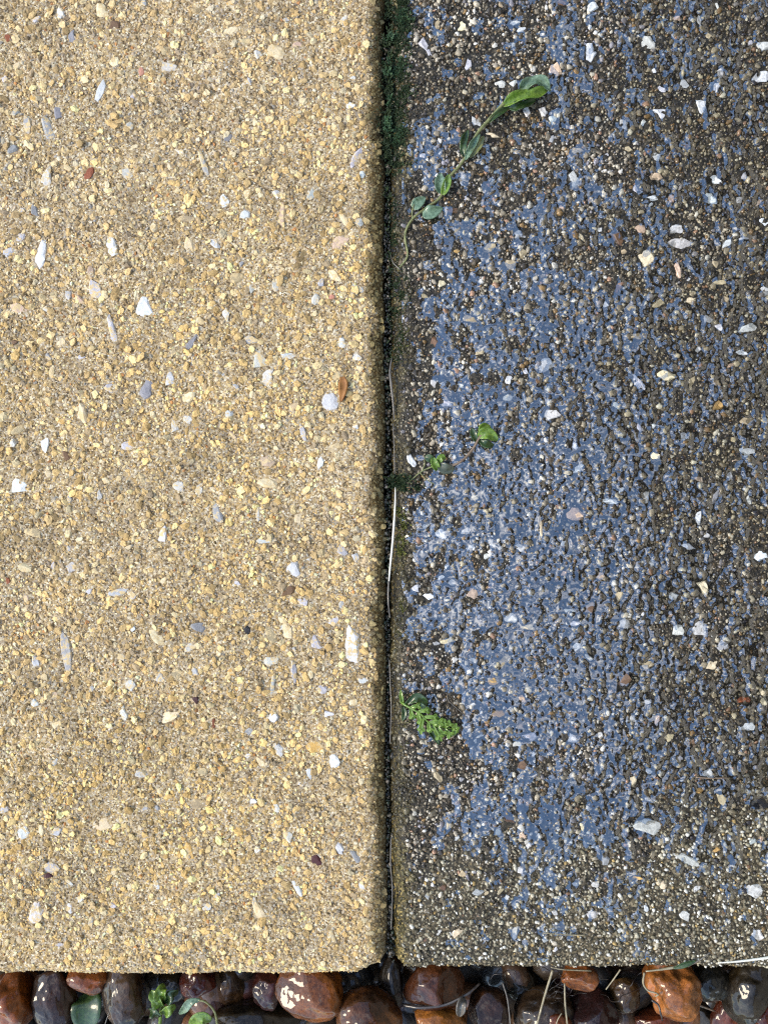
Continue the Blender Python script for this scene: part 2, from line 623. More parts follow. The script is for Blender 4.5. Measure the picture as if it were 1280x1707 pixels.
# ------------------------------------------------------------------ chip lists (px, py, w, h, angle, colour)
WHITE, CREAM, GREY, LILAC = (.66, .65, .61), (.74, .60, .37), (.42, .41, .38), (.52, .49, .49)
SLATE, PINK, OCHRE, MAROON = (.27, .26, .255), (.56, .40, .28), (.56, .33, .10), (.055, .012, .012)
RUST, BROWN, PEACH, BLACK = (.24, .07, .025), (.16, .085, .04), (.66, .46, .30), (.015, .014, .014)
PALE, TAN, RED = (.60, .57, .50), (.45, .35, .2), (.48, .22, .14)
LEFT = [(240, 512, 34, 42, 0, WHITE), (186, 415, 30, 34, 0, WHITE), (68, 430, 22, 46, 15, WHITE), (78, 300, 20, 60, 8, PALE),
        (168, 152, 20, 30, 30, WHITE), (95, 185, 18, 36, -10, SLATE), (84, 222, 24, 42, -15, GREY), (375, 335, 24, 32, 10, WHITE),
        (410, 358, 18, 18, 0, WHITE), (358, 405, 26, 20, 20, WHITE), (467, 88, 38, 30, 20, CREAM), (430, 600, 32, 34, 0, PALE),
        (447, 626, 20, 40, 20, PALE), (571, 573, 16, 16, 0, WHITE), (552, 668, 46, 30, -12, WHITE), (282, 630, 18, 32, 0, WHITE),
        (312, 700, 22, 18, 0, PALE), (382, 690, 18, 14, 0, WHITE), (28, 808, 42, 34, 0, WHITE), (297, 812, 28, 24, -20, PALE),
        (120, 943, 24, 24, 0, PALE), (270, 892, 18, 28, 20, WHITE), (363, 856, 18, 42, -8, GREY), (243, 652, 28, 34, 30, SLATE),
        (58, 352, 14, 20, 0, SLATE), (588, 1083, 34, 62, 8, WHITE), (605, 1135, 16, 14, 0, WHITE), (111, 1087, 26, 56, -5, GREY),
        (447, 805, 48, 24, 0, CREAM), (447, 768, 30, 28, 0, PINK), (492, 950, 24, 30, 20, WHITE), (442, 902, 32, 9, -5, WHITE),
        (535, 770, 14, 30, 10, WHITE), (430, 857, 9, 34, 5, PALE), (500, 1307, 24, 26, 30, LILAC), (465, 1250, 18, 24, -25, WHITE),
        (557, 1270, 16, 26, 0, WHITE), (526, 1243, 36, 24, 0, OCHRE), (566, 1414, 12, 28, -35, WHITE), (60, 1520, 26, 46, 5, PALE),
        (85, 1447, 25, 22, 0, GREY), (40, 1386, 22, 28, 0, WHITE), (175, 1372, 52, 22, -15, CREAM), (207, 1190, 14, 30, 0, PALE),
        (455, 1195, 26, 14, 0, WHITE), (280, 1195, 38, 20, -20, CREAM), (263, 1062, 54, 15, 40, CREAM), (318, 1078, 28, 14, -25, PALE),
        (454, 1148, 10, 36, 10, GREY), (470, 1047, 10, 10, 0, WHITE), (222, 1047, 12, 15, 0, WHITE), (343, 1510, 16, 20, 0, WHITE),
        (425, 1505, 12, 26, 0, PALE), (262, 1475, 12, 22, 0, WHITE), (495, 1480, 11, 32, -30, WHITE), (603, 1475, 12, 22, 0, WHITE),
        (152, 1540, 9, 30, 5, GREY), (117, 1515, 18, 24, 0, WHITE), (236, 118, 14, 26, 10, RED), (566, 402, 38, 20, -30, PINK),
        (470, 360, 13, 42, 10, PINK), (377, 525, 14, 24, 0, PALE), (525, 1437, 27, 28, 0, MAROON), (412, 1052, 14, 17, 0, BLACK),
        (326, 1167, 13, 15, 0, MAROON), (192, 42, 22, 18, 0, BROWN), (13, 60, 11, 22, -10, RUST), (357, 1205, 9, 16, 0, RUST),
        (554, 495, 10, 10, 0, RED), (14, 970, 10, 12, 0, RUST), (80, 1460, 16, 8, 0, MAROON), (171, 20, 26, 22, 0, CREAM),
        (520, 320, 12, 36, 30, GREY), (342, 280, 12, 44, -15, GREY), (160, 485, 34, 30, 0, LILAC), (430, 90, 18, 14, 30, PALE),
        (498, 75, 26, 18, 0, PINK), (276, 110, 30, 24, 0, PALE), (190, 560, 14, 50, -10, LILAC), (320, 570, 12, 34, 35, SLATE),
        (420, 480, 12, 22, 0, GREY), (330, 815, 12, 26, 0, PALE), (478, 1050, 22, 40, -20, CREAM), (452, 1060, 16, 34, -20, TAN),
        (330, 1340, 34, 18, 0, TAN), (490, 1120, 14, 30, 0, LILAC), (430, 1520, 22, 36, -20, CREAM), (265, 1620 - 90, 16, 16, 0, OCHRE),
        (120, 60, 12, 30, 5, SLATE), (585, 175, 22, 16, 0, WHITE), (604, 290, 14, 12, 0, WHITE), (597, 595, 16, 16, 0, PALE),
        (527, 500, 14, 22, 0, PALE), (385, 1120, 14, 14, 0, OCHRE), (515, 1290, 14, 22, 0, WHITE), (480, 1395, 20, 20, 0, PALE),
        (420, 1335, 14, 12, 0, WHITE), (325, 1120, 14, 14, 0, GREY), (268, 1130, 18, 16, 0, GREY), (110, 760, 14, 20, -25, BROWN),
        (75, 735, 22, 30, 0, WHITE), (60, 1105, 18, 20, 0, WHITE), (545, 1190, 18, 14, 0, WHITE), (235, 1290, 26, 18, -15, PALE)]
RIGHT = [(988, 12, 24, 18, 0, WHITE), (985, 92, 26, 44, -10, WHITE), (1078, 72, 32, 30, 0, PALE), (925, 115, 22, 26, 0, PEACH),
         (780, 106, 13, 30, 10, LILAC), (857, 39, 28, 9, -8, WHITE), (870, 48, 26, 9, -8, WHITE), (1165, 33, 12, 20, 0, PALE),
         (1168, 175, 30, 22, 20, WHITE), (1103, 188, 38, 18, 5, WHITE), (1265, 127, 26, 28, -30, WHITE), (905, 185, 20, 18, 0, PALE),
         (920, 197, 18, 12, 0, WHITE), (832, 140, 24, 16, 0, PALE), (950, 298, 34, 32, 0, PALE), (808, 277, 15, 10, 10, WHITE),
         (1085, 333, 30, 22, 0, WHITE), (1094, 297, 28, 20, 0, PEACH), (1182, 332, 28, 26, 0, WHITE), (1188, 300, 30, 18, 5, WHITE),
         (1040, 367, 18, 16, 0, WHITE), (1077, 427, 24, 38, 25, CREAM), (1030, 396, 30, 26, 0, BROWN), (1070, 380, 22, 18, 0, PEACH),
         (1127, 380, 26, 28, 0, PALE), (1130, 406, 42, 18, 10, PALE), (1272, 370, 18, 16, 0, WHITE), (1240, 397, 18, 10, 0, WHITE),
         (1060, 318, 14, 22, -20, LILAC), (1108, 626, 38, 22, 15, CREAM), (1250, 545, 36, 22, -20, PALE), (1235, 588, 22, 12, 0, WHITE),
         (1198, 545, 20, 11, 0, WHITE), (1243, 702, 32, 15, 0, TAN), (1062, 636, 12, 42, -35, LILAC), (910, 606, 26, 40, -15, LILAC),
         (917, 690, 34, 28, 0, PALE), (735, 472, 16, 18, 0, CREAM), (686, 770, 14, 32, -20, WHITE), (735, 890, 26, 18, 30, WHITE),
         (850, 1030, 28, 20, 0, WHITE), (880, 1045, 26, 16, 0, CREAM), (1017, 835, 28, 16, 10, WHITE), (1034, 798, 18, 13, 0, PINK),
         (958, 857, 34, 26, 0, PEACH), (900, 870, 10, 42, -5, TAN), (1148, 912, 28, 20, 10, WHITE), (1164, 865, 16, 26, 0, WHITE),
         (1190, 832, 11, 42, 15, SLATE), (1265, 926, 30, 24, -10, WHITE), (1172, 978, 30, 26, 0, CREAM), (945, 1018, 26, 12, 0, PALE),
         (962, 1080, 22, 18, 0, WHITE), (693, 981, 13, 18, 10, WHITE), (1245, 1210, 30, 28, 0, GREY), (1079, 1376, 42, 34, 0, PALE),
         (1180, 1290, 20, 20, 0, WHITE), (1240, 1166, 24, 18, 0, RUST), (1080, 1286, 16, 14, 0, WHITE), (1145, 1432, 40, 20, 25, PALE),
         (1060, 1463, 22, 12, 0, OCHRE), (1102, 1475, 26, 14, 0, CREAM), (1140, 1526, 28, 26, 20, PALE), (1255, 1483, 26, 30, 0, PALE),
         (1262, 1560, 24, 24, 0, PALE), (785, 987, 18, 26, -10, PINK), (1266, 1341, 36, 22, 0, BLACK), (820, 1137, 20, 18, 0, OCHRE),
         (950, 1230, 24, 18, 0, WHITE), (1055, 1300, 14, 16, 0, CREAM), (880, 1150, 14, 14, 0, CREAM), (830, 1190, 20, 20, 0, OCHRE),
         (755, 350, 24, 16, 0, BROWN), (780, 530, 30, 18, 20, TAN), (862, 1240, 16, 16, 0, PALE), (1000, 960, 18, 14, 0, PINK),
         (1060, 560, 22, 14, 0, TAN), (1230, 200, 20, 14, 0, TAN), (1195, 640, 20, 16, 0, TAN), (1225, 770, 18, 14, 0, PEACH),
         (1130, 1050, 22, 30, 0, PALE), (1040, 1040, 22, 26, 0, PALE), (1185, 1110, 28, 20, -30, CREAM), (1180, 60, 14, 12, 0, TAN),
         (1130, 30, 16, 12, 0, PEACH), (1200, 120, 14, 20, 0, PALE), (1090, 260, 26, 18, 0, PALE), (1240, 290, 20, 20, 0, GREY),
         (960, 250, 24, 14, 0, TAN), (820, 225, 30, 14, 10, CREAM), (870, 420, 18, 14, 0, TAN), (1200, 470, 22, 14, 0, TAN),
         (1150, 500, 16, 16, 0, CREAM), (1010, 510, 14, 18, 0, PALE), (1120, 330, 14, 16, 0, PEACH)]


def chip_meshes(tag, mat, n, seed):
    out = []
    v, f = ICO[1]
    rg = np.random.default_rng(seed)
    for i in range(n):
        q = v * (1 + .20 * (rg.random((len(v), 1)) * 2 - 1))
        th = np.arctan2(q[:, 1], q[:, 0])
        q[:, :2] *= (1 + .22 * np.sin(2 * th + rg.random() * 6) + .16 * np.sin(3 * th + rg.random() * 6))[:, None]
        for _ in range(6):                                   # flat broken faces
            a = rg.random() * 6.28
            nrm = np.array([math.cos(a), math.sin(a), rg.normal() * .35]); nrm /= np.linalg.norm(nrm)
            d = rg.uniform(.5, .95)
            over = np.maximum(q @ nrm - d, 0)
            q = q - over[:, None] * nrm
        q[:, 2] = np.minimum(q[:, 2], .55 + .12 * rg.random(len(q)))
        out.append(mesh_np("stone_chip", q, f, False, None, mat))
    return out


def place_chips(side, lst, total, parent, mats, palette, seed):
    rg = np.random.default_rng(seed)
    protos = {id(m): chip_meshes("chip", m, 14, seed + 5) for m in mats}
    spots = list(lst)
    x0, x1 = (4, 606) if side == "L" else (700, 1276)
    tries = 0
    while len(spots) < total and tries < 20000:
        tries += 1
        px, py = rg.uniform(x0, x1), rg.uniform(4, 1580)
        w = 9 + 13 * rg.random() ** 2.2
        if any((px - q[0]) ** 2 + (py - q[1]) ** 2 < (.62 * (w + max(q[2], q[3]))) ** 2 for q in spots):
            continue
        i = rg.choice(len(palette), p=np.array([p[0] for p in palette]) / sum(p[0] for p in palette))
        spots.append((px, py, w, w * rg.uniform(.8, 1.9), rg.uniform(-90, 90), palette[i][1]))
    foot = []
    for k, (px, py, w, h, ang, c) in enumerate(spots):
        x, y = (px - 640) * S, (853.5 - py) * S
        rx, ry = w * S * .56, h * S * .56
        rz = min(rx, ry) * (.62 if side == "L" else .8)
        zt = surf_z(side, x, y)
        bright = sum(c) / 3
        clean = side == "L" and (bright < .3 or (bright > .6 and k < len(lst) and k % 2 == 0))
        m = mats[1] if clean else mats[0]
        o = bpy.data.objects.new("stone_chip", protos[id(m)][rg.integers(14)])
        col.objects.link(o)
        o.parent = parent
        proud = (.5 if side == "L" else .4) * MM * (.7 + rg.random() * .7)
        top = .6 * rz
        o.location = (x, y, zt + proud - top)
        o.scale = (rx, ry, rz)
        o.rotation_euler = (rg.normal() * .09, rg.normal() * .09, math.radians(-ang))
        t = np.array(c) * (1 + .10 * rg.normal() + .015 * rg.normal(size=3))
        o.color = (*np.clip(t, .005, .85), 1)
        foot.append((x, y, rx, ry, math.radians(-ang), zt + proud))
    return foot


def inside_any(X, Y, foot, k):
    m = np.zeros(len(X), bool)
    for x, y, rx, ry, a, _ in foot:
        r = max(rx, ry) * k
        near = np.nonzero((np.abs(X - x) < r) & (np.abs(Y - y) < r) & ~m)[0]
        dx, dy = X[near] - x, Y[near] - y
        u = dx * math.cos(a) + dy * math.sin(a)
        v = -dx * math.sin(a) + dy * math.cos(a)
        m[near[(u / rx) ** 2 + (v / ry) ** 2 < k * k]] = True
    return m


# ------------------------------------------------------------------ ground
gm = mesh_np("ground", [(-30, -30, -.047), (30, -30, -.047), (30, 30, -.047), (-30, 30, -.047)], [(0, 1, 2, 3)], False, None, M_SOIL)
link("ground", gm, kind="structure")

# ------------------------------------------------------------------ pale dry slab
left = link("paving_slab", None, label="pale tan dry concrete paving slab with exposed white stone chips", cat="paving slab",
            group="concrete paving slabs side by side")
link("concrete_body", slab_body("L", M_DRY_BODY, 40), left)
PAL_L = [(7, CREAM), (4, PALE), (2, WHITE), (2, GREY), (3, LILAC), (.6, SLATE), (3, TAN), (.7, OCHRE), (.6, PINK), (.15, RUST), (.15, BROWN)]
footL = place_chips("L", LEFT, 300, left, [M_DRY_CHIP, M_DRY_CHIP_CLEAN], PAL_L, 11)

SAND_L = [(5, (.70, .52, .29)), (4.5, (.54, .395, .22)), (4, (.82, .665, .42)), (3, (.50, .42, .35)), (2, (.30, .23, .155)),
          (2.4, (.80, .73, .60)), (1, (.20, .15, .095)), (.8, (.45, .43, .43)), (.4, (.52, .27, .13))]


def stain(side, x, y, tint, rng, dark):
    g = grime(side, x, y)
    m = (rng.random(len(x)) < g * 1.05)
    g2 = np.clip(g * .65 + m * .35, 0, 1)[:, None]
    return tint * (1 - g2) + dark * g2 * (.6 + .8 * rng.random((len(x), 1)))


def sand(side, name, pitch, keep, rlo, rhi, table, sub, jit, mat, foot, seed, parent, lift, flat, clear=.95, dark=None, xr=(.0, .172), sel=None):
    rg = np.random.default_rng(seed)
    s, seam, front = SLABS[side]
    xs = (-xr[1], xr[0] + .003) if side == "L" else (-.001, xr[1])
    X, Y = jgrid(rg, xs[0], xs[1], -.194, .222, pitch, keep)
    dx, dy = d_of(side, X, Y)
    ok = (dx > .0008) & (dy > rlo * 1.5)
    X, Y = X[ok], Y[ok]
    ok = ~inside_any(X, Y, foot, clear)
    X, Y = X[ok], Y[ok]
    if sel is not None:
        ok = sel(X, Y, rg)
        X, Y = X[ok], Y[ok]
    n = len(X)
    dx, dy = d_of(side, X, Y)
    edge = sstep(0, .005, dy) * sstep(-.001, .0018, dx)
    r = (rlo + (rhi - rlo) * rg.random(n) ** 1.8) * (.6 + .4 * edge)
    R = np.stack([r * (1 + .35 * rg.random(n)), r * (.75 + .25 * rg.random(n)), r * flat * (.75 + .4 * rg.random(n))], -1)
    z = surf_z(side, X, Y) + lift * r * (rg.random(n) * 1.3 - .5) - r * .2 * (1 - edge) + relief(X, Y, 40 if side == "L" else 60) * .6
    T = pick(rg, n, table) * ({'rounded_grit': .9, 'sand_grains': .85, 'damp_sand_grains': 1.02}[name] if side == 'R' else 1)
    if dark is not None and side == "R":
        k_ = np.clip(.75 + .75 * vn(X, Y, .006, 95) + .3 * vn(X, Y, .002, 96), .22, 1.5)[:, None]
        T = stain(side, X, Y, T, rg, np.array(dark) * k_)
        if "damp" not in name:                                # olive mottling, darker towards the slab's far side
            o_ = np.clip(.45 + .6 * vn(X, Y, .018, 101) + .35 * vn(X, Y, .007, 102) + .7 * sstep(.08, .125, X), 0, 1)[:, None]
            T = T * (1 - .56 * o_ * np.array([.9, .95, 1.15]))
    elif dark is not None:
        T = stain(side, X, Y, T, rg, np.array(dark))
    if side == "L":                                           # cement-rich and sandier patches
        w = (.5 + .5 * vn(X, Y, .0055, 90) + .35 * vn(X, Y, .0025, 91))[:, None]
        T = T * (np.array([.78, .78, .82]) * (1 - w) + np.array([1.20, 1.13, 1.0]) * w)
        m_ = (.5 + .5 * vn(X, Y, .024, 98) + .25 * vn(X, Y, .011, 99))[:, None]
        T = T * (np.array([.86, .86, .88]) * (1 - m_) + np.array([1.08, 1.06, 1.0]) * m_)
        b_ = (.5 + .45 * vn(X, Y, .06, 97) - .35 * np.clip(Y / .2, -1, 1))[:, None]
        T = T * (np.array([.98, .955, .84]) * (1 - b_) + np.array([1.04, .97, .70]) * b_)
    C = np.stack([X, Y, z], -1)
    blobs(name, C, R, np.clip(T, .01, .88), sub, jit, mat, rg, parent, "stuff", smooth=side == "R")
    return C, R


DARK_L = (.20, .17, .10)
sand("L", "crumbly_lumps", 3.3 * MM, .55, .8 * MM, 1.7 * MM, SAND_L[:3] + [(1.5, (.66, .58, .44)), (.8, (.45, .36, .27))], 1, .3, M_DRY_GRAIN, footL, 21, left, .25, .45, .86, DARK_L)
sand("L", "sand_grains", 1.42 * MM, .85, .36 * MM, .85 * MM, SAND_L, 0, .42, M_DRY_GRAIN, footL, 22, left, .35, .65, .86, DARK_L)

# ------------------------------------------------------------------ dark wet slab
right = link("paving_slab", None, label="dark rain-soaked concrete paving slab with glossy rounded grit and puddles", cat="paving slab",
             group="concrete paving slabs side by side")
link("concrete_body", slab_body("R", M_WET_BODY, 60), right)
PAL_R = [(4, PALE), (1, WHITE), (2, LILAC), (4, TAN), (3, GREY), (.6, PEACH), (1.5, CREAM), (2, BROWN), (.3, PINK), (.3, OCHRE)]
footR = place_chips("R", RIGHT, 300, right, [M_WET_CHIP, M_WET_CHIP], PAL_R, 12)
SAND_R = [(4, (.27, .215, .14)), (3.5, (.12, .085, .045)), (3, (.46, .38, .27)), (4, (.045, .032, .017)), (2, (.72, .62, .46)),
          (1.2, (.34, .20, .07)), (1, (.31, .28, .29)), (.9, (.86, .80, .70)), (.5, (.48, .27, .16))]
SAND_DAMP = [(4, (.30, .26, .17)), (3, (.18, .15, .09)), (3, (.50, .44, .31)), (2.4, (.08, .065, .04)), (2, (.66, .62, .52)), (.8, (.40, .27, .10))]
DARK_R = (.12, .095, .035)


def sel_wet(X, Y, rg): return rg.random(len(X)) > drier(X, Y)
def sel_damp(X, Y, rg): return rg.random(len(X)) < drier(X, Y) * 1.1


GR = []
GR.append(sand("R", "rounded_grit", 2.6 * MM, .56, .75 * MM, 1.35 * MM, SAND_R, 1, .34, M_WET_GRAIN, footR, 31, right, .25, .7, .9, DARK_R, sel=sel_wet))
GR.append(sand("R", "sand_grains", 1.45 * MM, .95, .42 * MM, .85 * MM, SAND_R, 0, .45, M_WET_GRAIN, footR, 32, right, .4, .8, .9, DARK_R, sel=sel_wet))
GR.append(sand("R", "damp_sand_grains", 1.5 * MM, .95, .45 * MM, 1.0 * MM, SAND_DAMP, 0, .28, M_DAMP_GRAIN, footR, 33, right, .5, .85, .8, DARK_R, sel=sel_damp))

# ------------------------------------------------------------------ rain water lying between the grains
h = .00037
gx = np.arange(.0075, .166, h); gy = np.arange(-.188, .217, h)
GX, GY = np.meshgrid(gx, gy)
G = surf_z("R", GX, GY) + relief(GX, GY, 60)
Gf = G.copy().ravel()
nx_ = len(gx)
for C, R in GR:
    r = np.sqrt(R[:, 0] * R[:, 1])
    i0 = np.round((C[:, 0] - gx[0]) / h).astype(int); j0 = np.round((C[:, 1] - gy[0]) / h).astype(int)
    for di in range(-5, 6):
        for dj in range(-5, 6):
            i, j = i0 + di, j0 + dj
            ok = (i >= 0) & (i < nx_) & (j >= 0) & (j < len(gy))
            ii, jj = i[ok], j[ok]
            d2 = ((gx[ii] - C[ok, 0]) ** 2 + (gy[jj] - C[ok, 1]) ** 2) / r[ok] ** 2
            m = d2 < 1
            np.maximum.at(Gf, jj[m] * nx_ + ii[m], C[ok, 2][m] + R[ok, 2][m] * np.sqrt(1 - d2[m]))
Gc = Gf.reshape(G.shape)
for x, y, rx, ry, a, zt in footR:
    r = max(rx, ry)
    i0, i1 = max(int((x - r - gx[0]) / h), 0), max(int((x + r - gx[0]) / h) + 2, 0)
    j0, j1 = max(int((y - r - gy[0]) / h), 0), max(int((y + r - gy[0]) / h) + 2, 0)
    sx, sy = GX[j0:j1, i0:i1] - x, GY[j0:j1, i0:i1] - y
    u = sx * math.cos(a) + sy * math.sin(a); v = -sx * math.sin(a) + sy * math.cos(a)
    e = (u / rx) ** 2 + (v / ry) ** 2 < .8
    Gc[j0:j1, i0:i1][e] = np.maximum(Gc[j0:j1, i0:i1][e], zt)


def gblur(A, sig):
    k = np.fft.fftfreq(A.shape[0])[:, None] ** 2 + np.fft.rfftfreq(A.shape[1])[None] ** 2
    pad = np.pad(A, 24, mode='edge')
    k = np.fft.fftfreq(pad.shape[0])[:, None] ** 2 + np.fft.rfftfreq(pad.shape[1])[None] ** 2
    return np.fft.irfft2(np.fft.rfft2(pad) * np.exp(-2 * math.pi ** 2 * sig ** 2 * k), s=pad.shape)[24:-24, 24:-24]


cxs = np.array([660, 690, 740, 850, 1000, 1130, 1290])
cys = np.array([-10, 150, 300, 500, 700, 1000, 1150, 1300, 1450, 1600])
POOL = np.array([[0, .10, .24, .32, .38, .36, .36], [0, .10, .22, .32, .40, .40, .40], [0, .12, .28, .40, .46, .46, .44],
                 [0, .15, .42, .54, .60, .56, .52], [0, .20, .62, .78, .80, .66, .52], [0, .20, .66, .84, .84, .70, .54],
                 [0, .10, .46, .74, .80, .72, .56], [0, .04, .26, .58, .68, .64, .54], [0, 0, .10, .30, .42, .42, .38],
                 [0, 0, 0, .06, .12, .14, .14]])
PX, PY = 640 + GX / S, 853.5 - GY / S
fi = np.clip(np.interp(PX.ravel(), cxs, np.arange(len(cxs))), 0, len(cxs) - 1.001)
fj = np.clip(np.interp(PY.ravel(), cys, np.arange(len(cys))), 0, len(cys) - 1.001)
ia, ja = fi.astype(int), fj.astype(int); fi, fj = fi - ia, fj - ja
pool = ((POOL[ja, ia] * (1 - fi) + POOL[ja, ia + 1] * fi) * (1 - fj) + (POOL[ja + 1, ia] * (1 - fi) + POOL[ja + 1, ia + 1] * fi) * fj).reshape(GX.shape)
fn = .7 * vn(GX, GY * .75, .0040, 81) + .36 * vn(GX, GY * .85, .0020, 82) + .38 * vn(GX, GY * .6, .013, 80)
rank = np.interp(fn, np.quantile(fn, np.linspace(0, 1, 201)), np.linspace(0, 1, 201))
film = np.clip((pool * 1.16 + .06 - rank) / .36, 0, 1)                  # 1 inside a film of water, falling to 0 at its rounded rim
local = Gc - surf_z("R", GX, GY)
lv = np.quantile(local, .64) + .00012 * vn(GX, GY, .009, 84)
lvl = surf_z("R", GX, GY) + lv - .0008 * (1 - film) ** 1.4
drape = np.maximum(lvl, np.minimum(Gc + .00006, lvl + .00058))
Wz = gblur(drape, 1.25) + .00004 * vn(GX, GY, .002, 83) + .00012 * vn(GX, GY, .0055, 85)
vis = (Wz > Gc - .00006) & (film > .02)
fv = vis[:-1, :-1] | vis[1:, :-1] | vis[:-1, 1:] | vis[1:, 1:]
idx = np.arange(GX.size).reshape(GX.shape)
F = np.stack([idx[:-1, :-1], idx[:-1, 1:], idx[1:, 1:], idx[1:, :-1]], -1)[fv]
used, inv = np.unique(F, return_inverse=True)
V = np.stack([GX, GY, Wz], -1).reshape(-1, 3)[used]
wo = link("water", mesh_np("water", V, inv.reshape(-1, 4), True, None, M_WATER), kind="structure")
wo["label"] = "thin film of rain water between the grains of the dark slab"

# ------------------------------------------------------------------ pebbles in the strip along the slabs' front
def pebble_me(name, seed, lump, edge):
    v, f = ICO[4]
    rg = random.Random(seed)
    off = Vector((rg.uniform(-50, 50), rg.uniform(-50, 50), rg.uniform(-50, 50)))
    out = np.empty_like(v)
    planes = []
    for _ in range(edge):
        d = np.array([rg.gauss(0, 1), rg.gauss(0, 1), rg.gauss(0, 1)]); d /= np.linalg.norm(d)
        planes.append((d, rg.uniform(.6, .85)))
    for i, p in enumerate(v):
        n1 = mnoise.noise(Vector(p) * 1.1 + off)
        n2 = mnoise.noise(Vector(p) * 2.7 + off)
        n3 = mnoise.noise(Vector(p) * 6.5 + off)
        q = p * (1 + lump * (n1 * .9 + n2 * .35 + n3 * .12))
        for d, k in planes:
            o = q @ d - k
            if o > 0:
                q = q - d * o * .82
        out[i] = q
    return mesh_np(name, out, f, True, None, M_PEBBLE)


ORANGE, DBROWN, DRED, OLIVE = (.36, .12, .018), (.075, .035, .02), (.12, .022, .012), (.045, .036, .018)
PURPLE, DGREY, PORANGE, GBROWN = (.04, .015, .022), (.05, .05, .048), (.60, .26, .09), (.12, .075, .045)
PEB = [  # px, py, w, h, depth of centre mm, angle, colour, lump, flats, label
    (22, 1668, 78, 84, -26, 25, ORANGE, .25, 1, "glossy orange pebble at the photo's lower left corner"),
    (90, 1668, 68, 112, -28, -3, DBROWN, .22, 3, "tall rough dark brown pebble beside the corner orange pebble"),
    (146, 1630, 66, 46, -24, 10, ORANGE, .2, 1, "amber pebble mostly hidden under the pale slab's front edge"),
    (172, 1658, 46, 60, -36, 30, DGREY, .3, 4, "small angular dark grey stone above the broad green leaf"),
    (213, 1650, 70, 98, -26, 0, GBROWN, .2, 2, "brown egg-shaped wet pebble pointing down, with bright glints"),
    (290, 1640, 60, 60, -42, 0, OLIVE, .2, 1, "shadowed olive pebble behind the leafy sprout"),
    (330, 1638, 52, 56, -34, 10, DRED, .25, 2, "small dark red pebble tucked under the pale slab"),
    (385, 1645, 56, 80, -44, -12, GBROWN, .2, 2, "shadowed brown pebble deep under the pale slab's middle"),
    (422, 1706, 138, 66, -34, 0, OLIVE, .18, 1, "broad mossy olive pebble at the bottom edge left of the joint"),
    (448, 1648, 50, 62, -30, 15, DRED, .22, 2, "dark maroon pebble left of the large orange-brown pebble"),
    (520, 1652, 108, 82, -24, 12, (.30, .115, .025), .24, 2, "large orange-brown pebble under the pale slab's corner"),
    (612, 1695, 104, 88, -22, -5, (.22, .095, .03), .2, 1, "rounded brown pebble mirroring the sky just left of the joint"),
    (653, 1642, 42, 96, -30, 4, (.035, .03, .028), .15, 2, "narrow dark wet stone standing below the joint"),
    (722, 1640, 94, 74, -25, 0, (.17, .062, .022), .2, 4, "blocky brown pebble under the dark slab's corner"),
    (729, 1707, 86, 48, -20, 3, (.46, .20, .045), .15, 1, "flat light orange pebble cut by the bottom edge"),
    (817, 1684, 66, 70, -30, 0, DBROWN, .2, 2, "dark brown pebble left of the leaning straws"),
    (907, 1690, 92, 74, -30, -10, (.085, .062, .05), .2, 2, "grey-brown pebble behind the crossing straws"),
    (925, 1705, 50, 40, -24, 20, (.30, .10, .04), .2, 2, "small rust pebble at the bottom between two straws"),
    (967, 1628, 56, 44, -18, 5, (.62, .25, .10), .2, 2, "small bright orange pebble peeking from under the dark slab"),
    (993, 1692, 80, 78, -28, 5, PURPLE, .28, 3, "rough dark purple stone below the small bright orange pebble"),
    (1042, 1658, 46, 54, -30, -15, (.13, .085, .04), .2, 2, "olive brown pebble left of the large pale orange pebble"),
    (1122, 1652, 86, 100, -17, -25, PORANGE, .34, 3, "large lumpy pale orange pebble under the dark slab"),
    (1100, 1702, 74, 44, -36, 0, (.25, .07, .03), .2, 2, "shadowed reddish pebble below the large pale orange one"),
    (1182, 1636, 66, 62, -28, 20, DGREY, .2, 2, "grey pebble right of the large pale orange pebble"),
    (1218, 1685, 44, 92, -32, 25, (.32, .085, .035), .2, 1, "curved red-orange pebble beside the dark olive one"),
    (1248, 1656, 70, 108, -22, 8, (.055, .05, .04), .2, 3, "tall dark olive-grey pebble at the lower right corner"),
    (1276, 1700, 40, 50, -26, 0, (.30, .07, .03), .2, 1, "red pebble sliver in the extreme lower right corner"),
    (1160, 1690, 60, 50, -42, 0, DGREY, .2, 2, "small black stone behind the reddish twig"),
    (868, 1640, 50, 50, -40, 0, DGREY, .25, 3, "dark stone among roots under the dark slab's edge"),
]
for k, (px, py, w, hh, zc, ang, c, lump, fl, lab) in enumerate(PEB):
    p = P(px, py, zc * MM)
    kk = (CAMH - zc * MM) / CAMH
    o = link("pebble", pebble_me("pebble", 200 + k, lump, fl), None, lab, "pebble", "wet pebbles along the slabs' front edge")
    rx, ry = w * S * kk * .54, hh * S * kk * .54
    o.scale = (rx, ry, min(rx, ry) * .9)
    o.location = p
    o.rotation_euler = (random.uniform(-.15, .15), random.uniform(-.15, .15), math.radians(-ang))
    o.color = (c[0] * .6, c[1] * .5, c[2] * .3, 1)

rg = np.random.default_rng(77)
n = 620
C = np.stack([rg.uniform(-.22, .22, n), rg.uniform(-.33, -.194, n), rg.uniform(-.050, -.040, n)], -1)
r = rg.uniform(.004, .011, n)
T = pick(rg, n, [(3, (.05, .035, .022)), (2, (.09, .045, .02)), (2, (.03, .028, .026)), (1, (.15, .06, .02)), (1, (.05, .016, .012))])
M_GRAVEL = mineral("wet_gravel", "tint", .5, .5, .9, .4)
g = blobs("gravel", C, np.stack([r * 1.2, r * .9, r * .8], -1), T, 1, .08, M_GRAVEL, rg, None, "stuff")
g["label"] = "dark wet gravel filling the strip below the larger pebbles"

